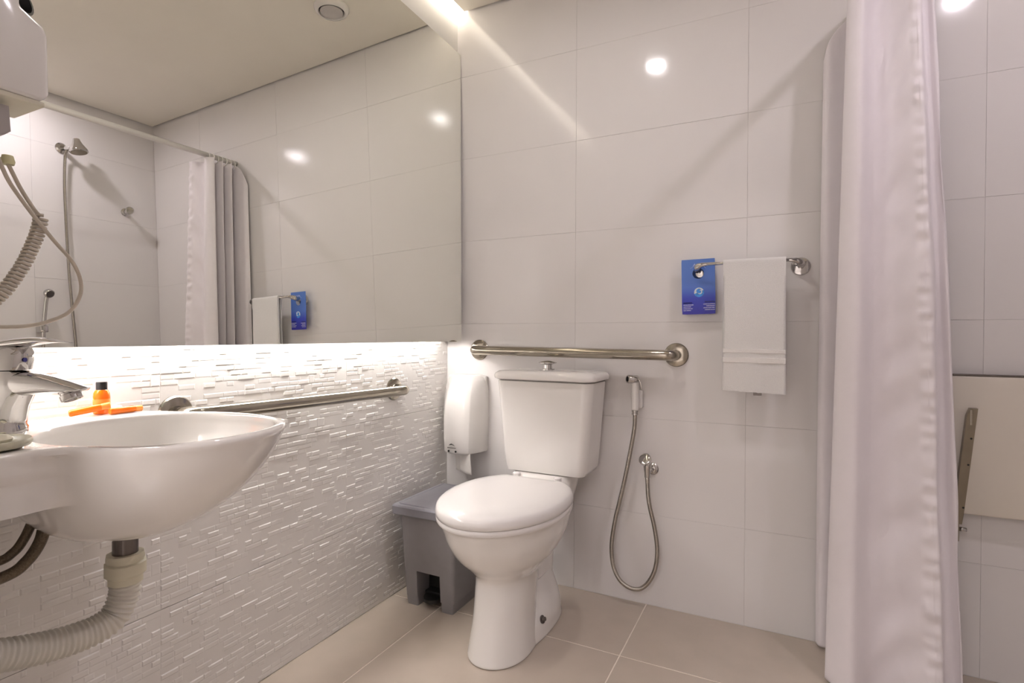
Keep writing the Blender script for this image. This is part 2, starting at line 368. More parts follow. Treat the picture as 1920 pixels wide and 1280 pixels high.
# seat + lid
def dshape(z, hw, yf, yb, hwb, ym=-.425, k=72):
    """rounded front, tapering straight-cut back"""
    P = []
    for j in range(25): # front half
        t = PI+PI*j/24; P.append((cx+hw*math.cos(t), ym+(ym-yf)*math.sin(t)))
    for p in [(hw*.985, ym+.05), (hw*.93, ym+.10), (hw*.82, ym+.15), (hwb+.012, yb-.012), (hwb+.004, yb-.003), (hwb-.006, yb)]: P.append((cx+p[0], p[1]))
    for p in [(-hwb+.006, yb), (-hwb-.004, yb-.003), (-hwb-.012, yb-.012), (-hw*.82, ym+.15), (-hw*.93, ym+.10), (-hw*.985, ym+.05)]: P.append((cx+p[0], p[1]))
    return [(x, y, z) for x, y in P]
def dl(z, k):
    s = k
    return [((x-cx)*s+cx, (y+.44)*s-.44, z) for x, y, _ in dshape(z, .186, -.688, -.222, .108)]
local(toi, MB().rings([dl(.404, .955), dl(.404, .985), dl(.408, .995), dl(.416, .995), dl(.419, .985)]).build('seat', M['seatplastic'], autos=50))
lid = MB().rings([dl(.4195, .985), dl(.421, 1.0), dl(.432, 1.004), dl(.440, .998), dl(.446, .985), dl(.4505, .95), dl(.4545, .88), dl(.457, .75), dl(.459, .5), dl(.4595, .2)])
local(toi, lid.build('lid', M['seatplastic'], smooth=True))
for s_ in (-1, 1):
    local(toi, MB().lathe([(.012, 0), (.013, .004), (.013, .016), (.009, .020), (0, .021)], 20, (cx+s_*.075, -.208, .437)).build('hinge', M['seatplastic'], autos=40))
# cistern: rounded box tapering downwards
def rrect(cx, y0, y1, hw, z, r=.03, k=6):
    P = []
    for (sx, sy, a0) in ((1, y1, 0), (-1, y1, 90), (-1, y0, 180), (1, y0, 270)):
        ccx = cx+sx*(hw-r); ccy = (y1-r) if sy == y1 else (y0+r)
        for i in range(k+1):
            a = math.radians(a0+90*i/k); P.append((ccx+r*math.cos(a), ccy+r*math.sin(a), z))
    return P
tx = .507
tank = MB().rings([rrect(tx, -.176, -.018, .132, .452, .02), rrect(tx, -.184, -.014, .143, .456, .026), rrect(tx, -.186, -.012, .150, .470, .032), rrect(tx, -.190, -.012, .156, .52, .034), rrect(tx, -.194, -.012, .166, .65, .034), rrect(tx, -.198, -.012, .176, .766, .034), rrect(tx, -.19, -.014, .170, .768, .034)])
local(toi, tank.build('cistern', M['ceramic'], autos=50))
cl = MB().rings([rrect(tx, -.200, -.008, .178, .770, .034), rrect(tx, -.208, -.006, .187, .774, .038), rrect(tx, -.210, -.006, .189, .784, .039), rrect(tx, -.206, -.006, .185, .793, .037), rrect(tx, -.196, -.012, .174, .800, .034), rrect(tx, -.17, -.03, .145, .803, .03), rrect(tx, -.14, -.06, .10, .804, .02)])
local(toi, cl.build('cistern_lid', M['ceramic'], autos=50))
local(toi, MB().lathe([(.024, 0), (.024, .004), (.016, .005), (.015, .018), (.019, .021), (.032, .024), (.032, .0265), (.012, .031), (0, .032)], 36, (.494, -.11, .803)).build('flush_button', M['chrome'], autos=40))
local(toi, MB().lathe([(.012, -.004), (.012, .003), (.007, .004), (.006, .012), (.0, .013)], 16, (.584, -.358, .057), (1, -.1, .45)).build('bolt', M['darkmetal'], autos=40))
for o in toi.children:
    if o.name.startswith('cistern_lid'): o['label'] = 'white ceramic cistern lid'
    if o.name.startswith('flush'): o['label'] = 'chrome flush button'

# ================================================================== PEDAL BIN
PBX = .010
pb = thing('pedal_bin', 'grey plastic pedal bin in the corner beside the toilet', 'bin', (.16, -.25, 0))
def rr2(x0, x1, y0, y1, z, r=.012, k=4):
    return rrect((x0+x1)/2, y0, y1, (x1-x0)/2, z, r, k)
body = MB().rings([rr2(.068, .262, -.372, -.14, .034), rr2(.060, .270, -.382, -.13, .20), rr2(.054, .276, -.392, -.12, .322)])
b_o = body.build('body', M['binbody'], autos=35)
cut = MB().box((.118, -.45, -.02), (.212, -.30, .122)).build('cut', None)
md = b_o.modifiers.new('b', 'BOOLEAN'); md.object = cut; md.operation = 'DIFFERENCE'; md.solver = 'EXACT'
bpy.context.view_layer.update()
dg = bpy.context.evaluated_depsgraph_get(); me2 = bpy.data.meshes.new_from_object(b_o.evaluated_get(dg))
b_o.modifiers.clear(); b_o.data = me2; bpy.data.objects.remove(cut, do_unlink=True)
local(pb, b_o)
foot = MB().rings([rr2(.074, .118, -.368, -.14, 0, .006), rr2(.070, .118, -.371, -.14, .035, .006)])
foot2 = MB().rings([rr2(.212, .257, -.368, -.14, 0, .006), rr2(.212, .261, -.371, -.14, .035, .006)])
local(pb, foot.build('foot', M['binbody'], autos=35), foot2.build('foot', M['binbody'], autos=35))
lidb = MB().rings([rr2(.040, .292, -.410, -.105, .316, .012), rr2(.036, .296, -.414, -.102, .320, .014), rr2(.036, .296, -.414, -.102, .344, .014), rr2(.040, .292, -.410, -.106, .348, .012), rr2(.050, .282, -.396, -.116, .3485, .010), rr2(.053, .279, -.393, -.119, .3465, .010), rr2(.056, .276, -.390, -.122, .3495, .010), rr2(.10, .23, -.33, -.17, .352, .01)])
local(pb, lidb.build('lid', M['binlid'], autos=25))
pd = MB().box((.122, -.335, .030), (.208, -.20, .042), .004); pd.rings([[(.165+.036*math.cos(PI+PI*j/12), -.335+.045*math.sin(PI+PI*j/12), z) for j in range(13)] for z in (.022, .034)])
local(pb, pd.build('pedal', M['darkrubber'], autos=40))
local(pb, MB().box((.118, -.302, .004), (.212, -.298, .122)).build('recess_back', M['darkrubber']))
pb.location.x += PBX

# ================================================================== TISSUE DISPENSER
ds = thing('tissue_dispenser', 'white plastic tissue dispenser on the wall beside the cistern', 'dispenser', (.107, 0, .47))
def dring(z, w0, w1, dep, bulge=.012, k=24):
    # back at y=0 half-width w0, front at y=-dep half-width w1 , bulged front
    c = .107; P = [(c+w0, -.001, z), (c+w0, -dep*.28, z), (c+w0-.002, -dep*.42, z)]
    for j in range(k+1):
        t = j/k; x = w1*(1-2*t); e = abs(1-2*t)
        P.append((c+.010+x*.93, -dep*.96+bulge*(e**3.0), z))
    P += [(c-w0+.002, -dep*.42, z), (c-w0, -dep*.28, z), (c-w0, -.001, z)]
    return P
R_ = []
for z, w0, w1, dep in ((.468, .078, .052, .118), (.471, .086, .058, .124), (.478, .088, .060, .127), (.53, .089, .062, .128), (.60, .090, .064, .126), (.65, .0905, .062, .120), (.69, .090, .058, .108), (.72, .088, .053, .092), (.742, .085, .047, .074), (.757, .079, .040, .054), (.765, .070, .03, .034), (.768, .058, .02, .016)):
    R_.append(dring(z, w0, w1, dep))
local(ds, MB().rings(R_).build('cover', M['abs'], autos=48))
ri = MB(); ri.rings([[(.107+x*(1+.0), -0.1245+.012*abs(x/.04)**3*.2, z) for x, z in zip([.04*math.cos(a) for a in [PI*j/20 for j in range(21)]], [.63+.085*math.sin(a)**.8 if math.sin(a) > 0 else .63 for a in [PI*j/20 for j in range(21)]])]])if False else None
local(ds, MB().box((.020, -.020, .466), (.194, -.0005, .764), .006).build('back_plate', M['abs'], autos=40))
for sx in (-.018, .014): local(ds, MB().lathe([(0, -.001), (.004, -.001), (.004, .0015), (0, .002)], 12, (.107+sx, -0.1225, .4795), (0, -1, 0)).build('lock_slot', M['darkrubber']))
sw = [(-.016, 0), (-.010, .006), (-.002, .008), (.008, .004), (.016, -.001), (.008, .0015), (0, .004), (-.008, .003)]
local(ds, mk('logo', [(.107-.002+x*.9, -0.1244, .501+z) for x, z in sw], [tuple(range(8))], M['darkrubber']))
lg = MB()
for k_ in range(7): lg.add([(.085+.0055*k_, -0.1244, .4915), (.085+.0055*k_+.004, -0.1244, .4915), (.085+.0055*k_+.004, -0.1244, .4945), (.085+.0055*k_, -0.1244, .4945)], [(0, 1, 2, 3)])
local(ds, lg.build('logo_lettering', M['darkmetal']))
pt = thing('tissue_sheet', 'loose white tissue sheet hanging out under the dispenser', 'tissue', (.12, -.07, .47))
sv = []; NX, NZ = 10, 8
for i in range(NZ+1):
    for j in range(NX+1):
        u, v_ = j/NX, i/NZ
        sv.append((.112+.062*u+.004*v_, -.090-.012*u+.004*math.sin(u*5+v_*2), .474-(.082-.006*(1-u))*v_ ))
sf = [(i*(NX+1)+j, i*(NX+1)+j+1, (i+1)*(NX+1)+j+1, (i+1)*(NX+1)+j) for i in range(NZ) for j in range(NX)]
ts = mk('sheet', sv, sf, M['paper'], smooth=True); so = ts.modifiers.new('s', 'SOLIDIFY'); so.thickness = .0012
local(pt, ts)
t2 = mk('sheet', [(x-.030, y+.022, z-.002) for x, y, z in sv], sf, M['paper'], smooth=True); so = t2.modifiers.new('s', 'SOLIDIFY'); so.thickness = .0012
local(pt, t2)

# ================================================================== GRAB BARS
def grab_bar(name_label, p0, p1, out, tr=.0175, fr=.040):
    """p0,p1 wall points; out: offset vector"""
    o = Vector(out); a, b = Vector(p0), Vector(p1); d = (b-a).normalized()
    t = thing('grab_bar', name_label, 'grab bar', a, 'stainless steel grab bars')
    path = [a+o*.02]
    R = .028
    path += [a+o*(1-R/o.length)]
    for k in range(1, 7):
        q = PI/2*k/6; path.append(a+o*(1-R/o.length)+o.normalized()*R*math.sin(q)+d*R*(1-math.cos(q)))
    path += [b-d*R+o]
    for k in range(1, 7):
        q = PI/2*k/6; path.append(b+o*(1-R/o.length)+o.normalized()*R*math.cos(q)-d*R*(1-math.sin(q)))
    path.append(b+o*.02)
    # refine the long run
    path2 = []
    for i in range(len(path)-1):
        seg = (path[i+1]-path[i]).length; m_ = max(1, int(seg/.05))
        for k in range(m_): path2.append(path[i].lerp(path[i+1], k/m_))
    path2.append(path[-1])
    local(t, MB().tube(path2, tr, 28).build('tube', M['steel'], smooth=True))
    for p in (a, b):
        local(t, MB().lathe([(0, .0005), (fr, .0005), (fr, .004), (fr-.003, .0075), (fr-.012, .010), (tr+.002, .0115), (0, .0115)], 44, p, o).build('flange', M['steel'], autos=30))
    return t
grab_bar('steel grab bar on the back wall above the cistern', (.155, 0, .866), (.915, 0, .860), (0, -.062, 0))
grab_bar('steel grab bar on the relief tile wall between basin and toilet', (.002, -1.118, .742), (.002, -.345, .732), (.062, 0, 0))

# ================================================================== TOWEL RAIL, TOWEL, DOOR HANGER
tr = thing('towel_rail', 'chrome towel rail on the back wall by the curtain', 'towel rail', (1.13, 0, 1.14))
zc = 1.140
for x in (.985, 1.281):
    sd = 1 if x < 1.1 else -1
    local(tr, MB().lathe([(0, .0004), (.0275, .0004), (.0275, .006), (.025, .011), (.012, .014), (0, .0145)], 36, (x, 0, zc-.004), (0, -1, 0)).build('flange', M['chrome'], autos=35))
    local(tr, MB().tube(catmull([(x, -.012, zc-.004), (x, -.04, zc-.002), (x+sd*.004, -.058, zc+.004), (x+sd*.018, -.068, zc+.008), (x+sd*.035, -.070, zc+.010)], 5), [ .0095, .0095, .0095, .010, .0105, .0105, .0108, .011, .0112, .0112, .011, .0105, .0095, .0085, .0075, .0068, .0064, .006, .0058, .0055, .0052], 16).build('arm', M['chrome'], smooth=True))
local(tr, MB().tube([(1.0, -.070, zc+.010), (1.27, -.070, zc+.010)], .0052, 16).build('rail', M['chrome'], smooth=True))
tw = thing('towel', 'white hand towel folded over the chrome rail', 'towel', (1.153, -.07, 1.15))
prof = []   # (y,z,tag) closed outline of the folded towel cross section
zt, zb, zb2 = 1.1605, .757, .775
th = .009
outer = [(-.0755-th, zb)]
for k in range(1, 40): outer.append((-.0755-th-.004*math.sin(k/40*PI), zb+(1.148-zb)*k/40))
for k in range(0, 11):
    a = PI-PI*k/10; outer.append((-.070+(.0065+th)*math.cos(a), 1.150+(.0055+th*.55)*math.sin(a)))
for k in range(1, 30): outer.append((-.0645+th-.003, 1.148-(1.148-zb2)*k/30))
inner = [(-.064, zb2)]
inner += [(-.0645, 1.148)]
for k in range(0, 7):
    a = PI*k/6; inner.append((-.070+.0062*math.cos(a), 1.150+.0055*math.sin(a)))
inner += [(-.0750, 1.14), (-.0750, 1.0), (-.0750, .9), (-.0752, zb)]
def towel_mesh():
    P = outer+inner; R = []
    nx = 40; x0, x1 = 1.066, 1.241
    for i in range(nx+1):
        u = i/nx; edge = min(u, 1-u); th_k = 1 if edge > .03 else .55+.45*math.sqrt(max(0, 1-((.03-edge)/.03)**2))
        ring = []
        for (y, z) in P:
            cyy = -.075 if y < -.07 else -.0655
            yy = cyy+(y-cyy)*th_k
            if z > 1.1: yy = y
            x = x0+(x1-x0)*u
            x += .004*math.sin((z-.75)*7)*(1-u*1.0)+(.003*u*(1.15-z)/.4)
            fr = max(0, (1.10-z)/.35)
            if y < -.07: yy += -.004*math.exp(-((u-.52)/.03)**2)*0+.0035*noise.noise(Vector((u*3, z*4, 1)))*fr + .0018*math.sin(u*9+1)*fr
            zz = z
            if z < .9 and y < -.07: zz += -.006*u*(max(0, .9-z)/.14) + .002*noise.noise(Vector((u*18, 3, 0)))*(1 if z < .77 else 0)
            ring.append((x, yy, zz))
        R.append(ring)
    return MB().rings(R)
to = towel_mesh().build('cloth', M['towel'], autos=60); local(tw, to)
for (z0, z1) in ((.872, .886), (.842, .860)):
    bd = MB(); R = []
    for i in range(31):
        u = i/30; x = 1.067+.1735*u; zz = -.006*u*.3
        yb_ = -.0755-th-.004*math.sin(((z0+z1)/2-zb)/(1.148-zb)*PI)
        R.append([(x+.003*math.sin(.7), yb_+.002, z0+zz), (x+.003*math.sin(.7), yb_-.0014, z0+zz+.002), (x+.003*math.sin(.7), yb_-.0014, z1+zz-.002), (x+.003*math.sin(.7), yb_+.002, z1+zz)])
    local(tw, MB().rings(R).build('woven_band', M['towelband'], autos=30))
local(tw, MB().box((1.155, -.074, .744), (1.178, -.066, .760), .001).build('label_tag', M['darkmetal']))

# door hanger card
HX, HZ, HY = .986, 1.172, -.034
dh = thing('door_hanger', 'blue printed door hanger card hooked on the left end of the towel rail', 'card', (HX, HY, HZ))
card = MB(); hw, hh = .0515, .178; hc = (0, -.046); hr = .0175
outl = []
for (sx, sz, a0) in ((1, 0, 0), (-1, 0, 90), (-1, -1, 180), (1, -1, 270)):
    ccx = sx*(hw-.004); ccz = -.004 if sz == 0 else -hh+.004
    for i in range(9):
        a = math.radians(a0+90*i/8); outl.append((ccx+.004*math.cos(a), ccz+.004*math.sin(a)))
hole = []
for (x, z) in outl:
    a = math.atan2(z-hc[1], x-hc[0]); hole.append((hc[0]+hr*math.cos(a), hc[1]+hr*math.sin(a)))
# more even ring: resample hole & outline by angle
N_ = 72; O1, H1 = [], []
for k in range(N_):
    a = 2*PI*k/N_; dx, dz = math.cos(a), math.sin(a)
    t = 9
    if abs(dx) > 1e-6: t = min(t, ((hw if dx > 0 else -hw)-hc[0])/dx)
    if abs(dz) > 1e-6: t = min(t, ((0 if dz > 0 else -hh)-hc[1])/dz)
    O1.append((hc[0]+dx*t, hc[1]+dz*t)); H1.append((hc[0]+hr*dx, hc[1]+hr*dz))
# snap nearest samples to the true corners
for cxn in ((hw, 0), (-hw, 0), (-hw, -hh), (hw, -hh)):
    k = min(range(N_), key=lambda q: (O1[q][0]-cxn[0])**2+(O1[q][1]-cxn[1])**2); O1[k] = (cxn[0]*.985, cxn[1] if cxn[1] == 0 else cxn[1]+.0008)
R = [[(x, 0, z) for x, z in O1], [(x, 0, z) for x, z in H1], [(x, .0014, z) for x, z in H1], [(x, .0014, z) for x, z in O1]]
co_ = MB().rings(R, closed=True).build('card_sheet', M['card'], dh)
def flat(name, P, m, y=-.0006): return mk(name, [(x, y, z) for x, z in P], [tuple(range(len(P)))], m, dh)
wc = (.002, -.107); wrad = .0155
flat('wave_emblem', [(wc[0]+wrad*math.cos(2*PI*k/40), wc[1]+wrad*math.sin(2*PI*k/40)) for k in range(40)], M['wave_blue'], -.0005)
wv = []
for k in range(24):
    a = math.radians(25+175*k/23); wv.append((wc[0]+wrad*.97*math.cos(a), wc[1]+wrad*.97*math.sin(a)))
for k in range(24):
    t = 1-k/23; a = math.radians(25+175*t); r_ = wrad*(.45+.25*math.sin(t*3)); wv.append((wc[0]+.001+r_*math.cos(a), wc[1]+.001+r_*math.sin(a)))
q = MB(); nW = 24
q.add([(x, -.0010, z) for x, z in wv], [(k, k+1, 2*nW-2-k, 2*nW-1-k) for k in range(nW-1)]); q.build('wave_crest', M['wave_white'], dh)
cr = []
q = MB(); pts = []
for k in range(16):
    a = math.radians(-150+250*k/15); pts.append((wc[0]+.002+.0065*math.cos(a), -.0012, wc[1]+.0005+.0055*math.sin(a)))
q.tube(pts, lambda t: .0004+.0016*math.sin(t*PI), 6); o = q.build('wave_curl', M['wave_white'], dh)
rt = random.Random(3)
def lines(name, x0, z, wds, hgt, m, right=False):
    q = MB(); tot = sum(wds)+.0012*(len(wds)-1); x = x0-tot if right else x0
    for w_ in wds:
        k = 0
        while k < w_-1e-5:
            cw = .0009; hh_ = hgt*rt.uniform(.65, 1.0); q.add([(x+k, -.0008, z), (x+k+cw*.75, -.0008, z), (x+k+cw*.75, -.0008, z+hh_), (x+k, -.0008, z+hh_)], [(0, 1, 2, 3)]); k += cw
        x += w_+.0012
    return q.build(name, m, dh)
lines('heading', -.047, -.1425, [.027], .0042, M['navy_ink']); lines('heading', .049, -.1405, [.030], .0042, M['navy_ink'], True)
for k, ws in enumerate(([.013, .017], [.010, .012], [.012, .008, .006], [.008, .014])): lines('text_line', -.047, -.1485-.006*k, ws, .0026, M['white_ink'])
for k, ws in enumerate(([.012, .010, .010], [.010, .014], [.014, .009, .009], [.016, .013])): lines('text_line', .049, -.147-.006*k, ws, .0026, M['white_ink'], True)
tc_ = bpy.data.curves.new('title', 'FONT'); tc_.body = 'Atlantica'; tc_.size = .0105; tc_.shear = .3; tc_.align_x = 'CENTER'
to_ = bpy.data.objects.new('tmp', tc_); COL.objects.link(to_); bpy.context.view_layer.update()
me_ = bpy.data.meshes.new_from_object(to_.evaluated_get(bpy.context.evaluated_depsgraph_get())); bpy.data.objects.remove(to_, do_unlink=True)
me_.transform(Matrix(((1, 0, 0, .003), (0, 0, -1, -.0008), (0, 1, 0, -.0215), (0, 0, 0, 1)))); me_.materials.clear(); me_.materials.append(M['white_ink'])
o = bpy.data.objects.new('title', me_); COL.objects.link(o); o.parent = dh
ab = MB().tube([(-.024+.0*k+.048*k/12, -.0006, -.030+.012*math.sin(PI*k/12)) for k in range(13)], .0007, 6).build('title_arc', M['pale_ink'], dh, smooth=True)
dh.rotation_euler = (0, math.radians(-1.2), math.radians(3))

# ================================================================== HAND SPRAY (BIDET)
hs = thing('hand_spray', 'white and chrome bidet spray hanging right of the cistern', 'bidet spray', (.79, 0, .72))
local(hs, MB().box((.777, -.030, .676), (.806, -.0005, .738), .005).build('wall_holder', M['abs'], autos=40))
local(hs, MB().tube(catmull([(.7885, -.048, .672), (.7885, -.048, .70), (.788, -.049, .735), (.787, -.050, .760), (.785, -.052, .772)], 6), [.0115+.0015*math.sin(PI*k/24) for k in range(25)], 20).build('handle', M['abs'], smooth=True))
local(hs, MB().lathe([(.0, -.022), (.0135, -.021), (.0145, -.018), (.0145, .012), (.012, .016), (0, .017)], 28, (.784, -.056, .777), (.80, .55, -.06)).build('head', M['chrome'], autos=35))
local(hs, MB().lathe([(0, 0), (.0088, 0), (.0088, .0008), (0, .0008)], 24, Vector((.784, -.056, .777))-Vector((.80, .55, -.06)).normalized()*.0224, (-.80, -.55, .06)).build('nozzle_face', M['darkrubber']))
local(hs, MB().tube(catmull([(.795, -.058, .780), (.806, -.062, .774), (.812, -.064, .760), (.813, -.062, .745)], 6), .0028, 10).build('trigger', M['chrome'], smooth=True))
local(hs, MB().lathe([(0, 0), (.0105, 0), (.0105, .006), (.0092, .0065), (.0092, .009), (.0108, .0095), (.0108, .018), (.009, .020), (0, .020)], 24, (.788, -.048, .657)).build('nut', M['chrome'], autos=35))
hv = thing('angle_valve', 'chrome angle valve on the back wall feeding the bidet hose', 'valve', (.838, 0, .47))
local(hv, MB().lathe([(0, .0004), (.021, .0004), (.021, .004), (.015, .010), (.011, .012), (0, .012)], 30, (.838, 0, .470), (0, -1, 0)).build('flange', M['chrome'], autos=35),
      MB().tube([(.838, -.008, .470), (.834, -.05, .472)], .0085, 18).build('stem', M['chrome'], smooth=True),
      MB().lathe([(0, -.036), (.0095, -.035), (.010, -.020), (.0115, -.012), (.013, 0), (.0145, .014), (.0125, .018), (0, .020)], 26, (.832, -.052, .486)).build('valve_body', M['chrome'], autos=35))
local(hv, MB().lathe([(0, -.004), (.013, -.003), (.020, .004), (.0212, .010), (.0205, .015), (.016, .0175), (0, .0185)], 32, (.8308, -.060, .507), (-.25, -.75, .55)).build('knob', M['chrome'], autos=35))
hose = catmull([(.7885, -.048, .660), (.787, -.047, .62), (.781, -.045, .578), (.767, -.045, .50), (.753, -.044, .43), (.735, -.043, .35), (.722, -.042, .297), (.711, -.042, .23), (.708, -.042, .184), (.712, -.042, .140), (.722, -.042, .108), (.737, -.042, .084), (.757, -.042, .069), (.775, -.042, .063), (.793, -.042, .063), (.812, -.042, .070), (.832, -.042, .090), (.849, -.043, .120), (.860, -.044, .155), (.865, -.045, .20), (.862, -.046, .245), (.853, -.048, .299), (.842, -.050, .345), (.835, -.051, .39), (.832, -.052, .45)], 6)
hp = resample(hose, .0011)
ho = MB().tube(hp, [.0068+.0006*(1 if k % 3 else -1) for k in range(len(hp))], 12).build('hose', M['hosemetal'], smooth=True)
local(hs, ho)

# ================================================================== BASIN
bs = thing('wash_basin', 'white ceramic wall hung basin with oval bowl', 'wash basin', (.25, -1.4, .765))
bc = Vector((.285, -1.33)); ZT = .765
out_pts = [(.002, -1.598), (.10, -1.598), (.20, -1.598), (.30, -1.598), (.349, -1.598), (.351, -1.57), (.347, -1.535), (.350, -1.505), (.378, -1.475), (.425, -1.445), (.465, -1.41), (.488, -1.365), (.494, -1.31), (.482, -1.25), (.455, -1.20), (.415, -1.165), (.36, -1.145), (.29, -1.138), (.22, -1.150), (.15, -1.180), (.09, -1.207), (.04, -1.222), (.002, -1.226), (.002, -1.30), (.002, -1.45)]
def polar_outline(P, closed_smooth=False):
    Q = [Vector(p) for p in P]
    def R(th):
        d = Vector((math.cos(th), math.sin(th))); best = None
        for i in range(len(Q)):
            a, b = Q[i]-bc, Q[(i+1) % len(Q)]-bc; e = b-a
            den = d.x*e.y-d.y*e.x
            if abs(den) < 1e-12: continue
            t = (a.x*e.y-a.y*e.x)/den; s = (a.x*d.y-a.y*d.x)/den
            if t > 0 and -1e-6 <= s <= 1+1e-6: best = t if best is None else max(best, t)
        return best
    return R
def smooth_closed(P, it=2):
    for _ in range(it):
        N = []
        for i in range(len(P)):
            a, b = P[i], P[(i+1) % len(P)]
            N += [(a[0]*.75+b[0]*.25, a[1]*.75+b[1]*.25), (a[0]*.25+b[0]*.75, a[1]*.25+b[1]*.75)]
        P = N
    return P
Rout = polar_outline(smooth_closed(out_pts, 2))
bowl_pts = [(.378, -1.478), (.425, -1.446), (.465, -1.41), (.488, -1.365), (.494, -1.31), (.482, -1.25), (.455, -1.20), (.415, -1.165), (.36, -1.145), (.29, -1.138), (.22, -1.150), (.15, -1.18), (.095, -1.225), (.06, -1.29), (.055, -1.37), (.085, -1.44), (.14, -1.49), (.21, -1.515), (.30, -1.512)]
Rbowl = polar_outline(smooth_closed(bowl_pts, 3))
inn = [(.440, -1.432), (.470, -1.385), (.478, -1.325), (.468, -1.262), (.442, -1.212), (.40, -1.178), (.35, -1.160), (.29, -1.154), (.23, -1.163), (.175, -1.188), (.135, -1.228), (.115, -1.28), (.115, -1.35), (.14, -1.41), (.18, -1.452), (.235, -1.482), (.30, -1.488), (.365, -1.475)]
Rin = polar_outline(smooth_closed(inn, 3))
NT = 180; TH = [2*PI*k/NT for k in range(NT)]
dc = Vector((.245, -1.352))  # drain centre
ro, rb, rin = [Rout(t) for t in TH], [Rbowl(t) for t in TH], [Rin(t) for t in TH]
def ring(fr, z, cen=0.0):
    c = bc.lerp(dc, cen); return [(c.x+fr[k]*math.cos(TH[k]), c.y+fr[k]*math.sin(TH[k]), z) for k in range(NT)]
rings = []
ZB = .582
def lenprof(h):  # h 0 bottom..1 top -> fraction of radius
    return math.sin(math.acos(min(1, 1-h)))**.92*.94+.06*h if h > 0 else 0
# inside bowl, from the drain up
for h in [0, .006, .02, .05, .1, .18, .28, .4, .55, .7, .82, .92, .98]:
    zz = ZB+.022+(ZT-.012-ZB-.022)*h; f_ = max(.05, lenprof(h))
    rings.append(ring([r*f_ for r in rin], zz, 1-h))
rings.append(ring([r*.992 for r in rin], ZT-.005)); rings.append(ring([r+.0015 for r in rin], ZT-.0012)); rings.append(ring([r+.005 for r in rin], ZT))
rings.append(ring([max(r+.006, o-.010) for r, o in zip(rin, ro)], ZT))
rings.append(ring([o-.003 for o in ro], ZT-.001)); rings.append(ring([o-.0006 for o in ro], ZT-.004)); rings.append(ring(ro, ZT-.009))
SL = .677
for z in [.75, .738, .7265, .7235, .72, .705, .69, SL+.004]:
    h = (z-ZB)/(ZT-ZB); fb = lenprof(h)
    cen = (1-h)*.9; shift = (dc-bc)*cen
    rr = []
    for k in range(NT):
        d = Vector((math.cos(TH[k]), math.sin(TH[k])))
        b = rb[k]*fb+d.dot(shift); slab = ro[k]-(.001 if z > .724 else .016)
        q_ = .014; m_ = max(b, slab); soft = m_+q_*math.log(math.exp((b-m_)/q_)+math.exp((slab-m_)/q_))-q_*.69*math.exp(-abs(b-slab)/q_)
        wgt = min(1, max(0, (ro[k]-rb[k]-.003)/.035))
        wgt = wgt*wgt*(3-2*wgt)
        rr.append(min(ro[k], b*(1-wgt)+soft*wgt))
    rings.append(ring(rr, z))
for z in [SL, .66, .645, .63, .615, .605, .597, .590, .5855, ZB]:
    h = (z-ZB)/(ZT-ZB); fb = max(.0, lenprof(h)); cen = (1-h)*.9; shift = (dc-bc)*cen
    rings.append(ring([max(.02, rb[k]*fb+Vector((math.cos(TH[k]), math.sin(TH[k]))).dot(shift)*1.0) for k in range(NT)], z) if h > .12 else ring([max(.022, rb[k]*fb) for k in range(NT)], z, (1-h)*.9))
bo = MB().rings(rings).build('bowl', M['ceramic'], autos=50); local(bs, bo)
# low back ledge along the mirror wall
local(bs, MB().box((-.003, -1.598, .745), (.020, -1.235, .775), .005).build('back_ledge', M['ceramic'], autos=40))
local(bs, MB().lathe([(0, .001), (.012, .001), (.022, .003), (.024, .0005), (.024, 0), (0, 0)], 28, (dc.x, dc.y, ZB+.0225)).build('drain', M['chrome'], autos=30))
# trap
tp = thing('drain_trap', 'white corrugated drain hose under the basin', 'drain pipe', (dc.x, dc.y, .58))
TX, TY = .228, -1.343
local(tp, MB().lathe([(.019, 0), (.019, -.058), (.0, -.058), ], 28, (TX, TY, .588)).build('tailpiece', M['darkmetal'], autos=40))
local(tp, MB().lathe([(.023, 0), (.028, .0), (.0295, -.008), (.0275, -.012), (.0275, -.014), (.0315, -.016), (.0315, -.034), (.0285, -.037), (.0265, -.039), (.0265, -.050), (.022, -.052), (.020, -.052)], 10, (TX, TY, .545)).build('nut', M['pvcyellow'], autos=40))
hpth = catmull([(TX, TY, .500), (TX, TY-.001, .478), (TX-.001, TY-.008, .456), (.226, -1.362, .440), (.224, -1.387, .431), (.222, -1.42, .431), (.22, -1.455, .436), (.22, -1.49, .445), (.22, -1.53, .458), (.22, -1.602, .48)], 8)
hq = resample(hpth, .0016)
local(tp, MB().tube(hq, [.0225+.0018*math.sin(2*PI*k/5) for k in range(len(hq))], 24).build('corrugated_hose', M['pvc'], smooth=True))
for k_, P in enumerate(([(.20, -1.440, .690), (.20, -1.452, .655), (.20, -1.462, .628), (.20, -1.472, .606), (.20, -1.485, .590), (.20, -1.51, .582), (.19, -1.60, .58)], [(.215, -1.430, .690), (.216, -1.443, .655), (.218, -1.452, .628), (.22, -1.460, .601), (.22, -1.477, .577), (.22, -1.505, .564), (.22, -1.60, .558)])):
    r_ = .0068 if k_ == 0 else .0085
    tag(MB().tube(catmull(P, 8), r_, 12).build('supply_hose', M['braid'], smooth=True), ['dark braided supply hose under the basin, upper of the two', 'dark braided supply hose under the basin, lower and thicker of the two'][k_], 'water hose', 'braided supply hoses')

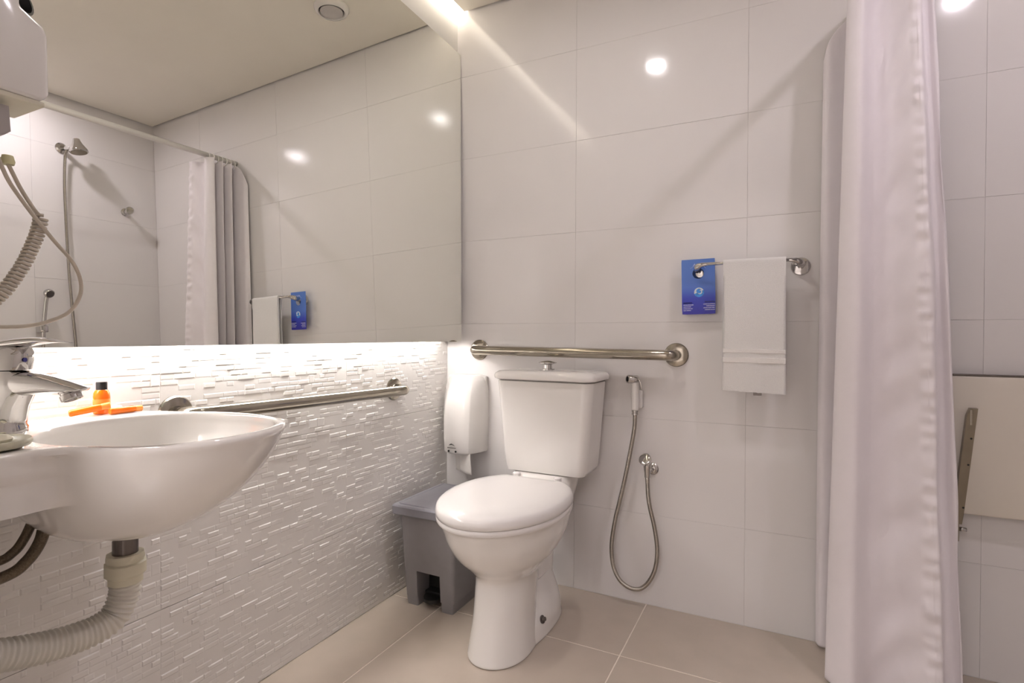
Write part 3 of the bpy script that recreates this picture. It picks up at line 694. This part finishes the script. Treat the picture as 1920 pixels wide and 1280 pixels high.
# ================================================================== FAUCET
fc = thing('faucet', 'chrome single lever faucet standing on the basin', 'faucet', (.13, -1.475, ZT))
dv = Vector((.92, .39, 0)).normalized(); nv = Vector((-dv.y, dv.x, 0)); fb = Vector((.13, -1.475, 0))
def fp(s, z, n_=0): return fb+dv*s+Vector((0, 0, z))+nv*n_
def fring(s0, s1, hw, z, tl=0, e=2.4, k=32):
    out = []
    for j in range(k):
        t = 2*PI*j/k; c, s_ = math.cos(t), math.sin(t)
        x = math.copysign(abs(c)**(2/e), c); y = math.copysign(abs(s_)**(2/e), s_)
        out.append(fp((s0+s1)/2+(s1-s0)/2*x, z+tl*x, hw*y))
    return out
fbd = MB().rings([fring(-.036, .037, .030, ZT, 0), fring(-.036, .037, .030, ZT+.008), fring(-.034, .035, .028, ZT+.012), fring(-.034, .037, .028, .79), fring(-.034, .041, .028, .806), fring(-.034, .050, .027, .822, .0), fring(-.034, .060, .0265, .836, .0), fring(-.034, .060, .026, .848, 0), fring(-.034, .050, .026, .858, 0), fring(-.034, .045, .026, .8625, 0)])
local(fc, fbd.build('base', M['chrome'], autos=50))
# spout: sections along s (top z, bottom z, half width)
sp = []
for s, zt_, zb_, hw_ in ((.030, .862, .822, .024), (.05, .861, .824, .0225), (.07, .858, .826, .021), (.09, .853, .828, .0195), (.11, .847, .828, .018), (.128, .8415, .8295, .0165), (.138, .8385, .8310, .015), (.144, .8368, .8345, .010)):
    sp.append([fp(s, (zt_+zb_)/2+(zt_-zb_)/2*math.copysign(abs(math.sin(2*PI*j/24))**.75, math.sin(2*PI*j/24)), hw_*math.copysign(abs(math.cos(2*PI*j/24))**.75, math.cos(2*PI*j/24))) for j in range(24)])
local(fc, MB().rings(sp).build('spout', M['chrome'], autos=50))
aa = fp(.118, .8300); ax_ = (dv*.42+Vector((0, 0, -1))).normalized()
local(fc, MB().lathe([(0, -.004), (.0145, -.004), (.0145, .0), (.0132, .001), (.0132, .0035), (.0148, .0045), (.0148, .0125), (.011, .0135), (.010, .010), (0, .010)], 24, aa, ax_).build('aerator', M['chrome'], autos=35))
local(fc, MB().rings([fring(-.034, .046, .0265, .8640), fring(-.034, .047, .027, .868), fring(-.034, .050, .027, .882), fring(-.033, .050, .0265, .890, .002), fring(-.030, .046, .024, .896, .004), fring(-.02, .03, .016, .899, .004)]).build('cartridge_cap', M['chrome'], autos=50))
lv = []
for s, zt_, zb_, hw_ in ((-.032, .897, .887, .015), (-.01, .9035, .892, .020), (.015, .911, .896, .0205), (.04, .9150, .899, .0195), (.065, .9160, .9035, .018), (.085, .9140, .9060, .016), (.10, .9100, .9072, .0135), (.113, .9083, .9070, .010), (.1205, .9072, .9066, .005)):
    lv.append([fp(s, (zt_+zb_)/2+(zt_-zb_)/2*math.sin(2*PI*j/20), hw_*math.cos(2*PI*j/20)) for j in range(20)])
local(fc, MB().rings(lv).build('lever', M['chrome'], autos=60))
def dot(s, z, m, dx, nm):
    o_ = fp(s, z, dx); return MB().lathe([(.0018, 0), (.0034, 0), (.0034, .0006), (.0018, .0006)], 16, o_, dv).build(nm, m)
local(fc, dot(.0502, .880, M['blue'], -.006, 'blue_mark'))

# ================================================================== THINGS ON THE BASIN
bt = thing('shampoo_bottle', 'small orange bottle with black cap standing on the basin', 'bottle', (.045, -1.288, .7655))
o3 = bt.location
local(bt, MB().lathe([(0, 0), (.0125, 0), (.0138, .002), (.0138, .034), (.0130, .040), (.0105, .0455), (.0088, .0475), (0, .048)], 28, o3).build('bottle_body', M['orange'], autos=60),
      MB().lathe([(.0141, .009), (.0141, .029), (.0136, .029), (.0136, .009)], 28, o3).build('label_sleeve', M['orangelabel'], autos=40),
      MB().lathe([(0, .046), (.0092, .046), (.0095, .048), (.0095, .0605), (.009, .062), (0, .062)], 28, o3).build('cap', M['cap'], autos=40))
def tubeitem(p0, p1, label, r=.0065):
    a, b = Vector(p0), Vector(p1); d = (b-a); L = d.length; t = thing('toiletry_tube', label, 'toiletry tube', a, 'orange toiletry tubes')
    prof = [(0, 0), (r*.8, .0005), (r, .003), (r, L*.74), (r*.85, L*.78)]
    local(t, MB().lathe(prof+[(0, L*.785)], 20, a, d).build('tube_body', M['orange'], autos=50),
          MB().lathe([(0, L*.775), (r*.92, L*.775), (r*.92, L*.985), (r*.7, L), (0, L)], 20, a, d).build('tube_cap', M['orangelabel'], autos=50))
tubeitem((.048, -1.345, .7722), (.070, -1.285, .7835), 'orange tube leaning on the other one, left of the bottle')
tubeitem((.080, -1.292, .7722), (.078, -1.232, .7722), 'orange tube lying flat in front of the bottle', .0066)
sdh = thing('soap_dish', 'pale translucent soap dish on the basin beside the faucet', 'soap dish', (.29, -1.546, ZT))
def sr(a, b, z): return [(.283+a*math.cos(2*PI*k/36), -1.5465+b*math.sin(2*PI*k/36), z) for k in range(36)]
local(sdh, MB().rings([sr(.040, .036, ZT+.0005), sr(.052, .046, ZT+.004), sr(.055, .049, ZT+.009), sr(.053, .047, ZT+.013), sr(.047, .041, ZT+.013), sr(.043, .037, ZT+.009), sr(.02, .02, ZT+.007)]).build('dish', M['soap'], autos=60))
sb = tag(MB().rings([sr(.026, .022, ZT+.0075), sr(.032, .027, ZT+.010), sr(.033, .028, ZT+.014), sr(.028, .023, ZT+.0175), sr(.01, .01, ZT+.0185)]).build('soap_bar', M['offwhite'], autos=60), 'small cream bar of soap in the pale soap dish', 'soap')

# ================================================================== HAIR DRYER
hd = thing('hair_dryer', 'white wall mounted hair dryer at the upper left', 'hair dryer', (.3, -1.6, 1.25))
pr = [(-1.599, 1.236), (-1.505, 1.236), (-1.4965, 1.245), (-1.498, 1.325), (-1.502, 1.336), (-1.528, 1.352), (-1.529, 1.40), (-1.54, 1.43), (-1.599, 1.44)]
hdb = MB().rings([[(x, y, z) for y, z in pr] for x in (.21, .34)]); hbo = hdb.build('body', M['abs'])
bm = bmesh.new(); bm.from_mesh(hbo.data); bmesh.ops.bevel(bm, geom=bm.edges[:], offset=.005, segments=3, affect='EDGES', profile=.5)
for f in bm.faces: f.smooth = True
bm.to_mesh(hbo.data); bm.free(); local(hd, hbo)
local(hd, MB().box((.25, -1.599, 1.229), (.336, -1.500, 1.2362), .002).build('cradle', M['offwhite'], autos=40))
local(hd, MB().lathe([(0, -.03), (.020, -.03), (.024, -.02), (.024, .012), (.021, .012), (.019, -.01), (0, -.012)], 28, (.30, -1.524, 1.375), (.75, .45, .25)).build('air_inlet', M['darkrubber'], autos=40))
local(hd, MB().rings([[(.30+.017*sx*k, y, z) for sx, y in ((-1, -1.56), (1, -1.56), (1, -1.532+dy), (-1, -1.532+dy))] for k, z, dy in ((1, 1.223, 0), (1, 1.190, .002), (.8, 1.184, -.004))]).build('switch_block', mat('grey_plastic', (.42, .39, .38), .4, noise_amt=.02), autos=40))
local(hd, MB().lathe([(0, 0), (.007, 0), (.008, .004), (.006, .012), (0, .012)], 20, (.305, -1.529, 1.148)).build('cord_grommet', mat('yellow_plastic', (.60, .56, .33), .4, noise_amt=.03), autos=40))
ca = catmull([(.31, -1.556, 1.19), (.31, -1.545, 1.165), (.31, -1.539, 1.148), (.31, -1.528, 1.122), (.31, -1.505, 1.087), (.31, -1.48, 1.054), (.31, -1.458, 1.027), (.31, -1.4475, 1.002), (.31, -1.4475, .978), (.31, -1.461, .953), (.31, -1.487, .938), (.31, -1.514, .931), (.31, -1.55, .930), (.30, -1.598, .935)], 8)
local(hd, MB().tube(ca, .0026, 10).build('cord', M['coilplastic'], smooth=True))
cb = catmull([(.305, -1.529, 1.150), (.302, -1.521, 1.135), (.30, -1.512, 1.118), (.30, -1.499, 1.096), (.30, -1.491, 1.086)], 6)
local(hd, MB().tube(cb, .0026, 10).build('cord', M['coilplastic'], smooth=True))
core = catmull([(.30, -1.490, 1.087), (.30, -1.494, 1.065), (.30, -1.500, 1.045), (.30, -1.510, 1.018), (.30, -1.522, .994), (.30, -1.536, .972), (.30, -1.56, .95), (.30, -1.598, .94)], 12)
cr_ = resample(core, .0006); L_ = len(cr_); hp2 = []
for i, p in enumerate(cr_):
    t = (cr_[min(i+1, L_-1)]-cr_[max(i-1, 0)]).normalized(); a = Vector((1, 0, 0)); b = t.cross(a)
    ph = i*.0006/.0056*2*PI; hp2.append(p+(a*math.cos(ph)+b*math.sin(ph))*.0070)
local(hd, MB().tube(hp2, .0023, 7).build('coiled_cord', M['coilplastic'], smooth=True))

# ================================================================== SHOWER FITTINGS (seen in the mirror)
sh = thing('fixed_shower', 'chrome shower head with hose on the shower wall, seen in the mirror', 'shower', (W, -.45, 1.95))
local(sh, MB().lathe([(0, .0004), (.026, .0004), (.026, .005), (.019, .012), (0, .014)], 28, (W, -.452, 1.957), (-1, 0, 0)).build('flange', M['chrome'], autos=35),
      MB().tube([(W-.01, -.452, 1.957), (W-.05, -.445, 1.948), (W-.075, -.435, 1.955), (W-.09, -.428, 1.975)], .011, 14).build('diverter', M['chrome'], smooth=True),
      MB().lathe([(0, -.022), (.014, -.020), (.018, -.006), (.024, .008), (.037, .030), (.040, .038), (.040, .044), (.036, .047), (0, .047)], 32, (W-.09, -.424, 1.972), (-.12, .1, -1)).build('head', M['chrome'], autos=35),
      MB().lathe([(0, .0), (.034, 0), (.034, .001), (0, .001)], 28, Vector((W-.09, -.424, 1.972))+Vector((-.12, .1, -1)).normalized()*.0475, (-.12, .1, -1)).build('spray_plate', M['steeldark']))
hs2 = catmull([(W-.045, -.447, 1.940), (W-.035, -.452, 1.90), (W-.03, -.455, 1.76), (W-.03, -.454, 1.6), (W-.03, -.448, 1.36), (W-.03, -.438, 1.15), (W-.03, -.428, .977), (W-.03, -.424, .80), (W-.03, -.45, .66), (W-.03, -.50, .62), (W-.03, -.55, .70), (W-.032, -.561, .9), (W-.035, -.562, 1.0)], 8)
local(sh, MB().tube(hs2, .0065, 12).build('hose', M['hosemetal'], smooth=True))
hs3 = thing('hand_shower', 'slim chrome hand shower in its wall holder, low in the mirror', 'hand shower', (W, -.55, 1.1))
local(hs3, MB().tube(catmull([(W-.035, -.563, .99), (W-.036, -.562, 1.04), (W-.038, -.556, 1.12), (W-.042, -.550, 1.19), (W-.048, -.545, 1.215)], 6), .009, 16).build('handle', M['chrome'], smooth=True),
      MB().lathe([(0, -.012), (.016, -.010), (.021, 0), (.021, .012), (.017, .016), (0, .016)], 24, (W-.048, -.543, 1.222), (-.8, .1, -.35)).build('head', M['chrome'], autos=35),
      MB().box((W-.05, -.578, 1.035), (W, -.546, 1.065), .004).build('holder', M['chrome'], autos=35))
vv = thing('shower_valve', 'chrome shower valve on the shower wall, right of the shower head in the mirror', 'valve', (W, -.165, 1.694))
local(vv, MB().lathe([(0, .0004), (.021, .0004), (.021, .004), (.012, .010), (.010, .05), (0, .05)], 26, (W, -.165, 1.694), (-1, 0, 0)).build('flange', M['chrome'], autos=35),
      MB().lathe([(0, 0), (.013, 0), (.019, .006), (.020, .026), (.016, .03), (0, .031)], 26, (W-.045, -.165, 1.694), (-1, -.5, -.1)).build('knob', M['chrome'], autos=35))

# ================================================================== FOLD-UP SHOWER SEAT
ss = thing('folding_bench', 'ivory fold-up shower seat panel raised against the back wall', 'shower seat', (1.85, -.03, .63))
local(ss, MB().box((1.615, -.034, .449), (2.10, -.012, .8195), .004).build('seat_panel', M['ivory'], autos=40),
      MB().box((1.612, -.0345, .8197), (2.102, -.0115, .8240), .001).build('top_edging', M['darkmetal']))
arm = MB(); pth = [(1.6600, .410), (1.6585, .428), (1.672, .600), (1.683, .715), (1.6845, .728)]
arm.rings([[(x+sx*w_, y, z) for sx, y in ((-1, -.052), (1, -.052), (1, -.0345), (-1, -.0345))] for (x, z), w_ in zip([(1.656, .425), (1.658, .45), (1.672, .60), (1.683, .715), (1.6875, .735)], (.0085, .010, .0105, .0105, .008))])
local(ss, arm.build('support_arm', M['steeldark'], autos=40))
local(ss, MB().box((1.678, -.0555, .690), (1.683, -.052, .732), .001).build('arm_painted_highlight', M['steel']),  # lighter steel strip stands in for a highlight on the arm
      MB().box((1.652, -.050, .378), (1.6595, -.028, .436), .001).build('hinge_tab', M['steeldark']),
      MB().tube([(1.659, -.040, .409), (1.677, -.040, .409)], .0055, 14).build('hinge_pin', M['chrome'], smooth=True))
for zz in (.655, .585, .47):
    local(ss, MB().lathe([(0, 0), (.0028, 0), (.002, .001), (0, .001)], 10, (1.664+(zz-.43)*.08, -.052, zz), (0, -1, 0)).build('screw', M['darkrubber']))
local(ss, MB().box((1.70, -.012, .46), (1.74, 0, .80)).build('wall_bracket', M['darkmetal']), MB().box((2.0, -.012, .46), (2.04, 0, .80)).build('wall_bracket', M['darkmetal']))

# ================================================================== CURTAIN + ROD
RX = 1.43
rod = tag(MB().tube([(RX, -.001, 1.872), (RX, -2.499, 1.862)], .0125, 20).build('curtain_rod', M['rodwhite'], smooth=True), 'white curtain rod crossing the room below the ceiling, seen in the mirror', 'curtain rod')
top = [(1.336, -.010), (1.350, -.022), (1.392, -.020), (1.48, -.030), (1.44, -.048), (1.392, -.056), (1.45, -.070), (1.52, -.074), (1.45, -.092), (1.394, -.102), (1.46, -.116), (1.50, -.126), (1.43, -.138), (1.386, -.152), (1.392, -.172), (1.420, -.182), (1.448, -.144), (1.482, -.144), (1.512, -.170), (1.534, -.176), (1.540, -.160), (1.546, -.144), (1.556, -.142), (1.566, -.150), (1.572, -.128)]
bot = [(1.328, -.030), (1.342, -.050), (1.400, -.046), (1.52, -.050), (1.47, -.080), (1.385, -.090), (1.46, -.112), (1.56, -.112), (1.48, -.136), (1.372, -.150), (1.46, -.165), (1.53, -.172), (1.43, -.188), (1.350, -.200), (1.362, -.232), (1.402, -.250), (1.446, -.196), (1.498, -.188), (1.552, -.226), (1.590, -.240), (1.598, -.215), (1.606, -.188), (1.620, -.186), (1.640, -.200), (1.652, -.150)]
CP = 22
ct, cb_ = [catmull([(x, y, 0) for x, y in P], CP) for P in (top, bot)]
NU, NV = len(ct)-1, 260
useam = 18.6*CP/NU
ZTOP, ZBOT = 1.852, .012
cv = []
for j in range(NV+1):
    v_ = j/NV; z = ZTOP+(ZBOT-ZTOP)*v_; k = v_**.85
    for i in range(NU+1):
        u = i/NU
        p = ct[i].lerp(cb_[i], k); q = ct[min(i+1, NU)].lerp(cb_[min(i+1, NU)], k)-ct[max(i-1, 0)].lerp(cb_[max(i-1, 0)], k)
        q.normalize(); nx, ny = q.y, -q.x          # horizontal normal of the cloth
        front = min(1, max(0, (u-.56)*12))
        off = .004*math.sin(v_*3.1+u*9)*v_
        off += front*(noise.noise(Vector((u*11, v_*7, 2.2)))*.005+noise.noise(Vector((u*6+v_*3, v_*3.5, 8)))*.007)
        sd_ = (u-useam)/.020; pk = math.exp(-sd_**4)
        off += pk*(.0026+.0040*noise.noise(Vector((u*14, z*34, .5)))+.0022*noise.noise(Vector((u*30, z*75, 3.5)))+.0020*math.sin(z*150+5*noise.noise(Vector((0, z*7, 0)))))
        ls = (u-(useam-.055))/.055; ls = math.exp(-ls*ls) if u < useam else 0
        off += ls*.013*noise.noise(Vector((u*7+z*2.5, z*11-u*16, 5)))
        zz = z
        if v_ < .09 and u < .09: zz = z-(.09-u)/.09*.11*(1-v_/.09)
        cv.append((p.x+nx*off, min(p.y+ny*off, -.004), zz))
cf = [(j*(NU+1)+i, j*(NU+1)+i+1, (j+1)*(NU+1)+i+1, (j+1)*(NU+1)+i) for j in range(NV) for i in range(NU)]
cu = thing('shower_curtain', 'white shower curtain gathered in folds against the back wall', 'curtain', (1.44, -.12, 1.87))
cl_ = mk('cloth', cv, cf, M['curtain'], smooth=True); so = cl_.modifiers.new('s', 'SOLIDIFY'); so.thickness = .001
local(cu, cl_)
for k in range(7):
    y = -.022-.023*k
    R_ = [(RX+.021*math.cos(2*PI*q/24), y, 1.8645+.021*math.sin(2*PI*q/24)) for q in range(25)]
    local(cu, MB().tube(R_, .0022, 8).build('curtain_ring', M['rodwhite'], smooth=True))
